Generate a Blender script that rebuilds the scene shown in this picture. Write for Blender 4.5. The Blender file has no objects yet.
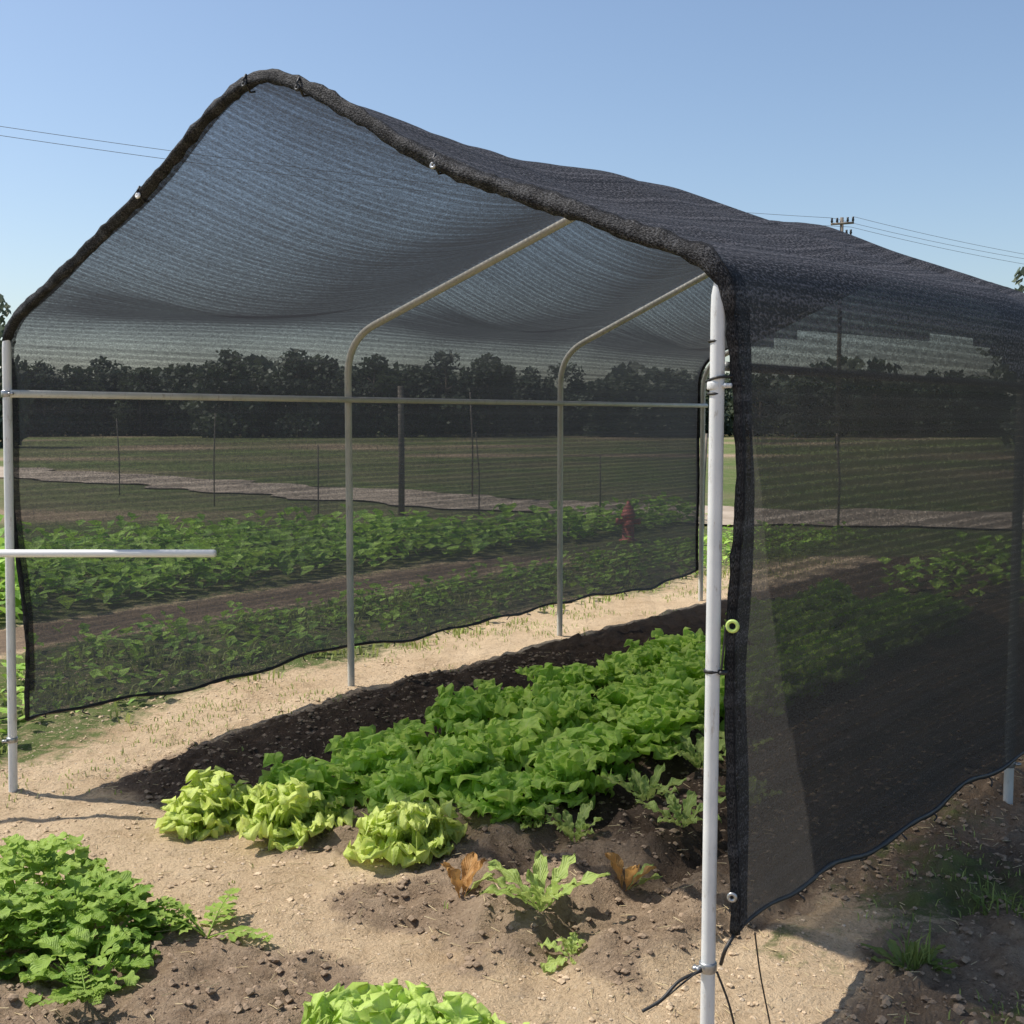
import bpy, math, random
import numpy as np
from mathutils import Vector, noise as mn, Matrix
random.seed(7); rng=np.random.default_rng(7)
S=bpy.context.scene
S.view_settings.view_transform='Standard'; S.view_settings.look='None'; S.view_settings.exposure=0
COL=S.collection
AX=(0.606,0.7955); BX=(0.7955,-0.606)
L0=(-2.14,5.027)
def ab(x,y):
    dx=x-L0[0]; dy=y-L0[1]
    return dx*AX[0]+dy*AX[1], dx*BX[0]+dy*BX[1]
def xy(a,b): return (L0[0]+a*AX[0]+b*BX[0], L0[1]+a*AX[1]+b*BX[1])
def sm(x,a,b):
    t=np.clip((x-a)/(b-a),0,1); return t*t*(3-2*t)
# ---------------------------------------------------------------- helpers
def link(o,parent=None):
    COL.objects.link(o)
    if parent is not None: o.parent=parent
    return o
def mesh_obj(name,V,F,mat=None,parent=None,uv=None,tint=None,smooth=True,attrs=None):
    me=bpy.data.meshes.new(name)
    me.from_pydata([tuple(map(float,v)) for v in V],[],[tuple(map(int,f)) for f in F])
    if uv is not None:
        ul=me.uv_layers.new(name="UVMap")
        li=np.empty(len(me.loops),dtype=np.int32); me.loops.foreach_get("vertex_index",li)
        ul.data.foreach_set("uv",np.asarray(uv,dtype=np.float32)[li].ravel())
    if tint is not None:
        at=me.attributes.new("tint",'FLOAT','POINT'); at.data.foreach_set("value",np.asarray(tint,dtype=np.float32))
    if attrs:
        for k,v in attrs.items():
            at=me.attributes.new(k,'FLOAT','POINT'); at.data.foreach_set("value",np.asarray(v,dtype=np.float32))
    if smooth: me.polygons.foreach_set("use_smooth",[True]*len(me.polygons))
    if mat: me.materials.append(mat)
    me.update()
    return link(bpy.data.objects.new(name,me),parent)
def empty(name,loc,label,cat,group=None):
    e=bpy.data.objects.new(name,None); e.empty_display_size=.1; e.location=loc; COL.objects.link(e)
    e["label"]=label; e["category"]=cat
    if group: e["group"]=group
    return e
def top(o,label,cat,group=None):
    o["label"]=label; o["category"]=cat
    if group: o["group"]=group
    return o
def tube(path,rad,n=10,cap=True):
    P=[Vector(p) for p in path]; V=[];F=[]
    if not hasattr(rad,'__len__'): rad=[rad]*len(P)
    up=None
    for i,p in enumerate(P):
        t=(P[min(i+1,len(P)-1)]-P[max(i-1,0)]).normalized()
        if up is None:
            up=Vector((0,0,1)) if abs(t.z)<.9 else Vector((0.6,0.8,0))
        s=t.cross(up).normalized(); up=s.cross(t).normalized()
        for k in range(n):
            an=2*math.pi*k/n
            V.append(p+(s*math.cos(an)+up*math.sin(an))*rad[i])
    for i in range(len(P)-1):
        for k in range(n):
            k2=(k+1)%n
            F.append((i*n+k,i*n+k2,(i+1)*n+k2,(i+1)*n+k))
    if cap:
        F.append(tuple(range(n))[::-1]); F.append(tuple((len(P)-1)*n+k for k in range(n)))
    return V,F
class Acc:
    def __init__(s): s.V=[];s.F=[];s.T=[];s.U=[];s.n=0
    def add(s,V,F,t=None,u=None):
        V=np.asarray(V,dtype=float).reshape(-1,3)
        s.V.append(V); s.F.extend([tuple(i+s.n for i in f) for f in F]); s.n+=len(V)
        s.T.append(np.full(len(V),.5) if t is None else (np.full(len(V),t) if np.isscalar(t) else np.asarray(t)))
        s.U.append(np.zeros((len(V),2)) if u is None else np.asarray(u))
    def obj(s,name,mat,parent=None,smooth=True):
        return mesh_obj(name,np.vstack(s.V),s.F,mat,parent,uv=np.vstack(s.U),tint=np.concatenate(s.T),smooth=smooth)
# ---------------------------------------------------------------- materials
def newmat(name):
    m=bpy.data.materials.new(name); m.use_nodes=True; nt=m.node_tree; nt.nodes.clear()
    return m,nt,nt.nodes,nt.links
def mixc(ns,lk,fac,a,b,bt='MIX'):
    m=ns.new('ShaderNodeMix'); m.data_type='RGBA'; m.blend_type=bt
    for sock,val in ((m.inputs[0],fac),(m.inputs[6],a),(m.inputs[7],b)):
        if isinstance(val,bpy.types.NodeSocket): lk.new(val,sock)
        else: sock.default_value=val if not isinstance(val,tuple) else (*val,1)
    return m.outputs[2]
def math_(ns,lk,op,a,b=0.0,c=None,clamp=False):
    m=ns.new('ShaderNodeMath'); m.operation=op; m.use_clamp=clamp
    for i,val in enumerate((a,b) if c is None else (a,b,c)):
        if isinstance(val,bpy.types.NodeSocket): lk.new(val,m.inputs[i])
        else: m.inputs[i].default_value=val
    return m.outputs[0]
def mr(ns,lk,v,a,b,c=0.,d=1.):
    m=ns.new('ShaderNodeMapRange'); lk.new(v,m.inputs[0])
    for i,x in enumerate((a,b,c,d)): m.inputs[i+1].default_value=x
    return m.outputs[0]
def noise_(ns,lk,vec,scale,det=4,rough=.55):
    n=ns.new('ShaderNodeTexNoise'); n.inputs['Scale'].default_value=scale; n.inputs['Detail'].default_value=det; n.inputs['Roughness'].default_value=rough
    if vec is not None: lk.new(vec,n.inputs['Vector'])
    return n.outputs['Fac']
def simple(name,c1,c2,rough=.6,scale=8,metal=0,bump=0.0,spec=.5):
    m,nt,ns,lk=newmat(name)
    tc=ns.new('ShaderNodeTexCoord'); v=tc.outputs['Object']
    f=mr(ns,lk,noise_(ns,lk,v,scale,6,.65),.3,.7)
    p=ns.new('ShaderNodeBsdfPrincipled'); lk.new(mixc(ns,lk,f,c1,c2),p.inputs['Base Color'])
    p.inputs['Roughness'].default_value=rough; p.inputs['Metallic'].default_value=metal; p.inputs['Specular IOR Level'].default_value=spec
    if bump:
        b=ns.new('ShaderNodeBump'); b.inputs['Strength'].default_value=bump; b.inputs['Distance'].default_value=.01
        lk.new(noise_(ns,lk,v,scale*4,4),b.inputs['Height']); lk.new(b.outputs[0],p.inputs['Normal'])
    o=ns.new('ShaderNodeOutputMaterial'); lk.new(p.outputs[0],o.inputs[0]); return m
def pipemat(name,c1,c2):
    m,nt,ns,lk=newmat(name)
    tc=ns.new('ShaderNodeTexCoord'); v=tc.outputs['Object']
    mp=ns.new('ShaderNodeMapping'); mp.inputs['Scale'].default_value=(1,1,.25); lk.new(v,mp.inputs[0])
    n1=noise_(ns,lk,mp.outputs[0],60,5,.7); n2=noise_(ns,lk,v,6,4,.6)
    c=mixc(ns,lk,mr(ns,lk,n2,.3,.7),c1,c2)
    c=mixc(ns,lk,mr(ns,lk,n1,.58,.70,0,.65),c,(.30,.24,.17))
    p=ns.new('ShaderNodeBsdfPrincipled'); lk.new(c,p.inputs['Base Color']); p.inputs['Roughness'].default_value=.42
    o=ns.new('ShaderNodeOutputMaterial'); lk.new(p.outputs[0],o.inputs[0]); return m
def leafmat(name,dark,light,rib,trans=.35,tcol=None,rough=.5,nscale=25,spec=.25):
    m,nt,ns,lk=newmat(name)
    at=ns.new('ShaderNodeAttribute'); at.attribute_name='tint'
    tc=ns.new('ShaderNodeTexCoord')
    oi=ns.new('ShaderNodeObjectInfo')
    nz=noise_(ns,lk,tc.outputs['Object'],nscale,4)
    f=math_(ns,lk,'ADD',at.outputs['Fac'],math_(ns,lk,'MULTIPLY',math_(ns,lk,'SUBTRACT',nz,.5),.8))
    f=math_(ns,lk,'ADD',f,math_(ns,lk,'MULTIPLY',math_(ns,lk,'SUBTRACT',oi.outputs['Random'],.5),.5),clamp=True)
    col=mixc(ns,lk,f,dark,light)
    sx=ns.new('ShaderNodeSeparateXYZ'); lk.new(tc.outputs['UV'],sx.inputs[0])
    d=math_(ns,lk,'ABSOLUTE',math_(ns,lk,'SUBTRACT',sx.outputs[0],.5))
    r=mr(ns,lk,d,.03,.0,0,.8)
    vv=math_(ns,lk,'SINE',math_(ns,lk,'MULTIPLY',math_(ns,lk,'SUBTRACT',sx.outputs[1],math_(ns,lk,'MULTIPLY',d,.7)),60))
    r2=mr(ns,lk,vv,.8,1,0,.3)
    r=math_(ns,lk,'MAXIMUM',r,r2)
    col=mixc(ns,lk,r,col,rib)
    p=ns.new('ShaderNodeBsdfPrincipled'); lk.new(col,p.inputs['Base Color']); p.inputs['Roughness'].default_value=rough
    p.inputs['Specular IOR Level'].default_value=spec
    b=ns.new('ShaderNodeBump'); b.inputs['Strength'].default_value=.5; b.inputs['Distance'].default_value=.01
    hh=math_(ns,lk,'ADD',noise_(ns,lk,tc.outputs['Object'],90,3),math_(ns,lk,'MULTIPLY',vv,-.15))
    lk.new(hh,b.inputs['Height']); lk.new(b.outputs[0],p.inputs['Normal'])
    t=ns.new('ShaderNodeBsdfTranslucent')
    lk.new(mixc(ns,lk,.6,col,tcol or light),t.inputs[0])
    mx=ns.new('ShaderNodeMixShader'); mx.inputs[0].default_value=trans
    lk.new(p.outputs[0],mx.inputs[1]); lk.new(t.outputs[0],mx.inputs[2])
    o=ns.new('ShaderNodeOutputMaterial'); lk.new(mx.outputs[0],o.inputs[0]); return m

M_yel=leafmat("lettuce_yellow_green",(.44,.58,.09),(.78,.87,.27),(.80,.85,.45),.42)
M_grn=leafmat("lettuce_green",(.25,.48,.055),(.64,.83,.20),(.72,.82,.36),.5)
M_bush=leafmat("bush_leaf",(.13,.27,.027),(.42,.58,.12),(.40,.52,.17),.38)
M_seed=leafmat("seedling_leaf",(.28,.42,.09),(.56,.68,.20),(.66,.72,.38),.36)
M_org=leafmat("withered_leaf",(.42,.18,.06),(.68,.40,.14),(.55,.4,.2),.3)
M_grass=leafmat("grass_blade",(.12,.18,.035),(.40,.46,.14),(.36,.40,.14),.3,nscale=3)
M_crop=leafmat("crop_leaf",(.12,.26,.03),(.46,.68,.12),(.34,.50,.11),.3,nscale=3)
M_tree=leafmat("tree_foliage",(.075,.10,.065),(.13,.16,.10),(.11,.13,.08),.25,nscale=1.2)  # lightened and greyed: distance haze painted into the leaf colour
M_bark=simple("bark",(.10,.075,.05),(.2,.16,.12),.9,6,bump=.5)
M_wood=simple("weathered_wood",(.12,.10,.08),(.25,.21,.17),.85,10,bump=.4)
M_pipe=pipemat("galvanised_pipe",(.62,.64,.64),(.80,.81,.80))
M_pipein=pipemat("painted_pipe",(.52,.52,.46),(.68,.67,.61))
M_railR=pipemat("dull_pipe",(.20,.21,.21),(.28,.29,.29))
M_clamp=simple("clamp_metal",(.30,.31,.31),(.5,.5,.5),.35,30,metal=.7)
M_black=simple("black_plastic",(.012,.012,.012),(.03,.03,.03),.5,40)
M_white=simple("white_paint",(.84,.84,.82),(.88,.88,.87),.45,10)
M_red=simple("red_paint",(.55,.14,.11),(.64,.19,.15),.6,12)
M_green=simple("green_plastic",(.50,.68,.15),(.62,.76,.22),.4,20)
M_stone=simple("pebble",(.40,.31,.21),(.66,.54,.40),.9,30)
M_clod=simple("soil_clod",(.21,.15,.10),(.42,.31,.21),1,25,bump=.6)
M_sclod=simple("dry_clod",(.48,.35,.22),(.72,.56,.38),1,25,bump=.6)
M_straw=simple("straw",(.44,.33,.17),(.70,.59,.36),.9,30)
M_wire=simple("wire",(.12,.12,.13),(.18,.18,.19),.6,3)

def ground_mat():
    m,nt,ns,lk=newmat("ground_earth")
    g=ns.new('ShaderNodeNewGeometry'); P=g.outputs['Position']
    def at(n):
        a=ns.new('ShaderNodeAttribute'); a.attribute_name=n; return a.outputs['Fac']
    n0=noise_(ns,lk,P,.12,5,.6)
    n1=noise_(ns,lk,P,1.6,6,.6); n2=noise_(ns,lk,P,12,7,.75); n3=noise_(ns,lk,P,75,5,.75)
    sand=mixc(ns,lk,mr(ns,lk,n1,.35,.65),(.56,.40,.24),(.82,.63,.415))
    sand=mixc(ns,lk,mr(ns,lk,n2,.40,.66,0,.7),sand,(.74,.56,.36))
    sand=mixc(ns,lk,mr(ns,lk,n2,.44,.32,0,.55),sand,(.42,.295,.18))
    sand=mixc(ns,lk,mr(ns,lk,n3,.45,.34,0,.75),sand,(.31,.21,.125))
    sand=mixc(ns,lk,mr(ns,lk,n3,.56,.70,0,.8),sand,(.88,.73,.53))
    soil=mixc(ns,lk,mr(ns,lk,n2,.3,.7),(.27,.19,.125),(.50,.375,.255))
    soil=mixc(ns,lk,mr(ns,lk,n3,.55,.7,0,.7),soil,(.62,.48,.35))
    soil=mixc(ns,lk,mr(ns,lk,n3,.43,.34,0,.7),soil,(.14,.10,.065))
    wet_shade=mixc(ns,lk,mr(ns,lk,n2,.3,.7),(.07,.05,.036),(.18,.128,.09))  # dark earth tone: moist soil plus painted net shade
    wet_shade=mixc(ns,lk,mr(ns,lk,n3,.56,.72,0,.6),wet_shade,(.28,.205,.14))
    gr=mixc(ns,lk,mr(ns,lk,n2,.35,.65),(.07,.11,.03),(.16,.20,.065))
    gr=mixc(ns,lk,mr(ns,lk,n1,.45,.65,0,.6),gr,(.24,.22,.11))
    gr=mixc(ns,lk,mr(ns,lk,n0,.46,.60,0,.6),gr,(.20,.17,.10))
    def edge(f,amt=.9):
        q=math_(ns,lk,'ADD',f,math_(ns,lk,'MULTIPLY',math_(ns,lk,'SUBTRACT',n2,.5),amt))
        return mr(ns,lk,q,.3,.7)
    c=mixc(ns,lk,edge(at('soil'),1.5),sand,soil)
    c=mixc(ns,lk,edge(at('wet_shade'),1.1),c,wet_shade)
    c=mixc(ns,lk,edge(at('grass'),1.8),c,gr)
    p=ns.new('ShaderNodeBsdfPrincipled'); lk.new(c,p.inputs['Base Color']); p.inputs['Roughness'].default_value=.95; p.inputs['Specular IOR Level'].default_value=.12
    b=ns.new('ShaderNodeBump'); b.inputs['Strength'].default_value=1.0; b.inputs['Distance'].default_value=.038
    h=math_(ns,lk,'ADD',math_(ns,lk,'MULTIPLY',n2,.9),math_(ns,lk,'MULTIPLY',n3,.5))
    lk.new(h,b.inputs['Height']); lk.new(b.outputs[0],p.inputs['Normal'])
    o=ns.new('ShaderNodeOutputMaterial'); lk.new(p.outputs[0],o.inputs[0]); return m
M_ground=ground_mat()
# woven net: coverage grows with obliquity as for real yarns of finite thickness
def netmat(name,op,c=(.022,.022,.025),tr=(.04,.043,.05),fray=.20,band=.10,lightc=(.10,.10,.11),fs=(110,200),pw=1.0,spec=.25,lo=.48,hi=.70,bump=.5,rows=230):
    m,nt,ns,lk=newmat(name)
    tc=ns.new('ShaderNodeTexCoord'); uv=tc.outputs['UV']
    def mp(sx,sy):
        q=ns.new('ShaderNodeMapping'); q.inputs['Scale'].default_value=(sx,sy,1); lk.new(uv,q.inputs[0]); return q.outputs[0]
    fine=noise_(ns,lk,mp(*fs),1,2,.6)
    fine2=noise_(ns,lk,mp(35,60),1,3,.7)
    streak=noise_(ns,lk,mp(.03,26),1,2,.7)
    patch=noise_(ns,lk,mp(1.3,1.6),1,3,.6)
    sx=ns.new('ShaderNodeSeparateXYZ'); lk.new(uv,sx.inputs[0])
    bd=math_(ns,lk,'SINE',math_(ns,lk,'MULTIPLY',sx.outputs[1],rows))
    bd=mr(ns,lk,bd,.0,1,0,1)
    a=math_(ns,lk,'MULTIPLY_ADD',math_(ns,lk,'SUBTRACT',fine,.5),fray*3.4,op)
    a=math_(ns,lk,'ADD',a,math_(ns,lk,'MULTIPLY',math_(ns,lk,'SUBTRACT',streak,.5),band*3.2))
    a=math_(ns,lk,'SUBTRACT',a,math_(ns,lk,'MULTIPLY',bd,band*1.0))
    a=math_(ns,lk,'ADD',a,math_(ns,lk,'MULTIPLY',math_(ns,lk,'SUBTRACT',fine2,.5),.4))
    a=math_(ns,lk,'ADD',a,math_(ns,lk,'MULTIPLY',math_(ns,lk,'SUBTRACT',patch,.5),.18))
    a=math_(ns,lk,'MINIMUM',math_(ns,lk,'MAXIMUM',a,.15),.985)
    gm=ns.new('ShaderNodeNewGeometry'); vm=ns.new('ShaderNodeVectorMath'); vm.operation='DOT_PRODUCT'
    lk.new(gm.outputs['Normal'],vm.inputs[0]); lk.new(gm.outputs['Incoming'],vm.inputs[1])
    cs=math_(ns,lk,'MAXIMUM',math_(ns,lk,'ABSOLUTE',vm.outputs['Value']),.3)
    tr_=math_(ns,lk,'POWER',math_(ns,lk,'SUBTRACT',1.0,a),math_(ns,lk,'POWER',math_(ns,lk,'DIVIDE',1.0,cs),pw))
    a=math_(ns,lk,'SUBTRACT',1.0,tr_)
    k1=mr(ns,lk,math_(ns,lk,'ADD',fine,math_(ns,lk,'MULTIPLY',math_(ns,lk,'SUBTRACT',streak,.5),.5)),lo,hi,0,.9)
    col=mixc(ns,lk,k1,c,lightc)
    p=ns.new('ShaderNodeBsdfPrincipled'); lk.new(col,p.inputs['Base Color']); p.inputs['Roughness'].default_value=.6; p.inputs['Specular IOR Level'].default_value=spec
    bmp=ns.new('ShaderNodeBump'); bmp.inputs['Strength'].default_value=bump; bmp.inputs['Distance'].default_value=.004
    lk.new(fine,bmp.inputs['Height']); lk.new(bmp.outputs[0],p.inputs['Normal'])
    t=ns.new('ShaderNodeBsdfTranslucent'); t.inputs[0].default_value=(*tr,1)
    mx=ns.new('ShaderNodeMixShader'); mx.inputs[0].default_value=.45; lk.new(p.outputs[0],mx.inputs[1]); lk.new(t.outputs[0],mx.inputs[2])
    tp=ns.new('ShaderNodeBsdfTransparent')
    mm=ns.new('ShaderNodeMixShader'); lk.new(a,mm.inputs[0]); lk.new(tp.outputs[0],mm.inputs[1]); lk.new(mx.outputs[0],mm.inputs[2])
    o=ns.new('ShaderNodeOutputMaterial'); lk.new(mm.outputs[0],o.inputs[0]); return m
M_net=netmat("shade_net_mesh",.70)
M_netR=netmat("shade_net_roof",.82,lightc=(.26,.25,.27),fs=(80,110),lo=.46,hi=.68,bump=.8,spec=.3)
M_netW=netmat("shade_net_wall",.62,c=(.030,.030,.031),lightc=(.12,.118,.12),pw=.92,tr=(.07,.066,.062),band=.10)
M_hem=netmat("shade_net_hem",.985,c=(.018,.018,.02),lightc=(.24,.24,.25),fs=(170,170),bump=1.0,band=.02,lo=.45,hi=.75)
M_fold=netmat("shade_net_fold",.80,c=(.02,.02,.022),lightc=(.22,.22,.23),fs=(140,200),bump=.8)
# ---------------------------------------------------------------- terrain
def nse(x,y,s,o=0): return mn.noise(Vector((x*s+o,y*s-o,o*.37)))
def f_(v,p,q):
    t=min(max((v-p)/(q-p),0),1); return t*t*(3-2*t)
def soilw(a,b,x,y):
    n=.16*nse(x,y,3,11)+.05*nse(x,y,11,2)
    b_=b+n; a_=a+n
    s=f_(a_,.15,.45)*f_(b_,.0,.3)*(1-f_(b_,3.05,3.25))
    s=max(s, f_(a_,-.15,.1)*f_(b_,1.85,2.1)*(1-f_(b_,2.95,3.2)))
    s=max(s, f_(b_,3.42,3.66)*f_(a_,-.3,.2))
    s=max(s, f_(b_,2.8,3.1)*f_(a_,.85,1.3))  # soil by the right wall also paints net shade, skirting the sunlit patch
    d=((x+1.15)/.85)**2+((y-3.05)/.6)**2+n*2
    s=max(s,1-f_(d,.6,1.1))
    return s
def Hs(x,y):
    a_,b_=ab(x,y); a_=float(a_);b_=float(b_)
    f=f_
    z=.09*f(a_,.2,1.8)*(1-f(b_,1.9,3.0))
    near=1-f(y,9,14)
    if near>0:
        soil=soilw(a_,b_,x,y)
        z+=near*(.018*nse(x,y,1.7)+.016*nse(x,y,4.5,3)+.011*nse(x,y,12,3)+.006*nse(x,y,30,6))
        z+=near*soil*(.026*nse(x,y,8,5)+.028*nse(x,y,19,9)+.014*nse(x,y,45,2))
        z+=.03*f(a_,.3,.6)*f(b_,.95,1.2)*(1-f(b_,2.05,2.2))*near
        z+=.065*f(a_,-.05,.25)*(f(b_,2.28,2.42)*(1-f(b_,2.6,2.72))+f(b_,2.75,2.88)*(1-f(b_,3.0,3.15)))*near
        z+=.04*f(a_,.3,.6)*f(b_,.12,.35)*(1-f(b_,.7,.9))*near
        z-=.03*math.exp(-((b_-2.25)/.08)**2)*f(a_,.3,.6)*near
        d=((x+1.15)/.8)**2+((y-3.15)/.55)**2
        z+=.05*max(0,1-d)
    return z
def axis(lo,hi,step,far,g=1.12):
    c=list(np.arange(lo,hi,step)); st=step; v=hi
    while v<far: c.append(v); st*=g; v+=st
    st=step; v=lo; pre=[]
    while v>-far: st*=g; v-=st; pre.append(v)
    return np.array(pre[::-1]+c)
xs=axis(-3.0,3.3,.023,1500); ys=axis(2.4,7.6,.024,1500)
nx,ny=len(xs),len(ys)
V=[];so=[];we=[];gr=[]
for y in ys:
    for x in xs:
        V.append((x,y,Hs(x,y)))
        a,b=ab(x,y)
        n=nse(x,y,.9,4)*.5
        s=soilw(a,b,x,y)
        w=f_(a,.1,.5)*f_(b,.05,.3)*(1-f_(b,1.1,1.3))  # strip inside the left wall: its cast shade painted in with moist soil
        w=max(w,f_(a,.6,1.1)*f_(b,1.1,1.3)*(1-f_(b,3.1,3.25))*.8)  # bed behind the sunlit front end: roof shade painted over damp soil
        if b>2.9: w=max(w,(.42*f_(b,3.42,3.7) if a<.85 else .45*f_(b,2.9,3.1)*f_(a,.85,1.2))+.3*nse(x,y,1.5,6))  # shade of the right wall net painted as darker ground
        g_=1-f_(b+n*.9,-.95,-.25)
        g_*=.74
        dirt=f_(b,-3.5,-3.2)*(1-f_(b,-2.6,-2.3))
        g_*=1-dirt*.9; s=max(s,dirt*.8); w=max(w,dirt*.5)
        if y>13 or b>3.3:
            g2=f_(y,9,13)
            bands=.62+1.1*nse(x*.25,y,.16,1)+.5*nse(x*.3,y,.6,2)
            g_=max(g_*(1-g2),g2*min(max(bands+.2,0),1))
            s=max(s,g2); w=max(w,.35*g2)
        if b>3.2:
            g_=max(g_, .34+.6*nse(x,y,2.2,8) if a>.5 else 0)
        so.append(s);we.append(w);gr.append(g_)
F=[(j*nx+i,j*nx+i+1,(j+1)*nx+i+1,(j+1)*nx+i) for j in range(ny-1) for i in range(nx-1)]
g=mesh_obj("ground",V,F,M_ground,attrs={'soil':so,'wet_shade':we,'grass':gr}); g["kind"]="structure"
pts=[(-26,41),(-16,35),(-10.5,30),(-5.8,26.2),(-1.1,21.6),(2.4,19),(6,17.8),(11,17.2),(20,17.6),(34,20)]
V=[];F=[]
P=[Vector((*p,0)) for p in pts]
den=[]
for i in range(len(P)-1):
    p0=P[max(i-1,0)];p1=P[i];p2=P[i+1];p3=P[min(i+2,len(P)-1)]
    for k in range(30):
        t=k/30; den.append(.5*((2*p1)+(p2-p0)*t+(2*p0-5*p1+4*p2-p3)*t*t+(3*p1-p0-3*p2+p3)*t**3))
for i,p in enumerate(den):
    t=(den[min(i+1,len(den)-1)]-den[max(i-1,0)]).normalized(); s=Vector((t.y,-t.x,0))
    for k in range(7):
        w=(k/6-.5)*(2.9+1.6*nse(p.x,p.y,.7,k))+.25*nse(p.x,p.y,2.2,k)
        q=p+s*w; V.append((q.x,q.y,Hs(q.x,q.y)+.03))
F=[(i*7+k,i*7+k+1,i*7+k+8,i*7+k+7) for i in range(len(den)-1) for k in range(6)]
M_track=simple("gravel_track",(.25,.19,.13),(.50,.41,.31),.95,1.4,bump=.5)
o=mesh_obj("gravel_track",V,F,M_track); o["kind"]="structure"
# ---------------------------------------------------------------- tunnel
Lp=[xy(2.04*i,0) for i in range(4)]
Rp=[(.507,3.005),(2.084,4.932),(3.15,6.40),(4.22,7.87)]
def rpoly(pts,rad,n=8):
    out=[Vector(pts[0])]
    for i in range(1,len(pts)-1):
        p=Vector(pts[i]);a=(Vector(pts[i-1])-p).normalized();b=(Vector(pts[i+1])-p).normalized();r=rad[i-1]
        A=p+a*r;B=p+b*r
        for k in range(n+1):
            t=k/n; out.append(A*(1-t)**2+p*2*t*(1-t)+B*t*t)
    out.append(Vector(pts[-1])); return out
def resample(pl,n):
    d=[0]
    for i in range(1,len(pl)): d.append(d[-1]+(pl[i]-pl[i-1]).length)
    out=[];arc=[]
    j=0
    for k in range(n+1):
        t=d[-1]*k/n
        while j<len(pl)-2 and d[j+1]<t: j+=1
        f=(t-d[j])/(d[j+1]-d[j]+1e-9); out.append(pl[j].lerp(pl[j+1],min(f,1))); arc.append(t)
    return out,arc
def frame_pts(i):
    L=Vector((*Lp[i],0));R=Vector((*Rp[i],0)); return L,R,(R-L).length,(R-L).normalized()
tun=empty("shade_tunnel",(*Lp[0],Hs(*Lp[0])),"long gabled tunnel of metal hoops covered with black shade net","shade tunnel")
def par(o):
    o.parent=tun; o.matrix_parent_inverse=Matrix.Translation(-tun.location); return o
def front_profile(W,zl,zr,o=0,top_=0,cr=.11,dz=0):
    return rpoly([(.005-o,zl),(.075-o,1.965+top_),(.55,2.185+top_),(1.04,2.415+top_),(1.43,2.655+top_),(1.665,2.725+top_),(1.90,2.64+top_),(2.42,2.335+top_),(3.0,2.115+top_),(W+.005+o,1.975+top_-dz),(W+o,zr)],[min(.17,cr*1.6),.2,.19,.12,.11,.11,.2,.2,cr],8)
def hoop_profile(W,zl,zr,o=0,top_=0,rise=0.0):
    return rpoly([(-o,zl),(-o*.9,2.03+top_),(W/2,2.71+rise+top_),(W+o*.9,2.04+rise*.5+top_),(W+o,zr)],[.20,.22,.20],12)
RISE=[0,0.0,.06,.02]
for i in range(4):
    L,R,W,d=frame_pts(i)
    zl,zr=Hs(*Lp[i])-.15,Hs(*Rp[i])-.15
    pr=front_profile(W,zl,zr,0,.004,.035) if i==0 else hoop_profile(W,zl,zr,rise=RISE[i])
    path=[L+d*p.x+Vector((0,0,p.y)) for p in resample(pr,240)[0]]
    V,F=tube(path,[.0185-.0075*float(sm(p.z,1.89,1.95)) if i==0 else .0195 for p in path],14)
    par(mesh_obj("hoop_frame",V,F,M_pipe if i==0 else M_pipein))
def rail(Pts,z,r=.016,name="side_rail",mat=M_pipein):
    V,F=tube([(p[0],p[1],z) for p in Pts],r,12); return par(mesh_obj(name,V,F,mat))
LL=[(p[0]+BX[0]*.033,p[1]+BX[1]*.033) for p in Lp]; LL[0]=(Lp[0][0]+BX[0]*.09,Lp[0][1]+BX[1]*.09)
rail(LL,1.70)
RR=[(p[0],p[1]) for p in Rp]; RR[0]=(RR[0][0]+AX[0]*.05,RR[0][1]+AX[1]*.05)
rail(RR,1.73,.012,mat=M_railR)
def clamp(x,y,z,r=.031,h=.03,mat=M_clamp,ear=True,dirv=(0.8,-.6)):
    A=Acc(); V,F=tube([(x,y,z-h/2),(x,y,z-h/2+.003),(x,y,z+h/2-.003),(x,y,z+h/2)],[r*.93,r,r,r*.93],16); A.add(V,F)
    if ear:
        dx,dy=dirv
        V,F=tube([(x+dx*r*.8,y+dy*r*.8,z),(x+dx*(r+.022),y+dy*(r+.022),z)],[.007,.006],8); A.add(V,F)
        V,F=tube([(x+dx*(r+.01)-dy*.014,y+dy*(r+.01)+dx*.014,z),(x+dx*(r+.01)+dy*.014,y+dy*(r+.01)-dx*.014,z)],.005,8); A.add(V,F)
    return par(A.obj("pipe_clamp",mat,smooth=True))
for i in range(4):
    if i: clamp(*Lp[i],1.70,r=.023,h=.028)
    else: clamp(Lp[0][0]+BX[0]*.062,Lp[0][1]+BX[1]*.062,1.70,r=.023,h=.028)
    if i: clamp(*Rp[i],1.71,r=.023,h=.016,dirv=(-.6,-.8))
x0,y0=Rp[0]
clamp(x0,y0,1.68,r=.0215,h=.02,mat=M_pipe,dirv=(.8,-.6))
clamp(x0,y0,1.79,r=.0205,h=.007,mat=M_black,ear=False)
clamp(x0,y0,1.66,r=.0215,h=.007,mat=M_black,ear=False)
clamp(x0,y0,.185,h=.026,r=.0235,dirv=(-.9,-.3)); clamp(Lp[0][0]+BX[0]*.015,Lp[0][1]+BX[1]*.015,.235,h=.022,r=.0235,dirv=(-.6,-.8))
clamp(*Rp[1],.16,h=.035,r=.025)
clamp(x0,y0,.96,r=.021,h=.009,mat=M_black,dirv=(.8,-.6))
NU,NV=160,260
PR=[]
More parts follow.
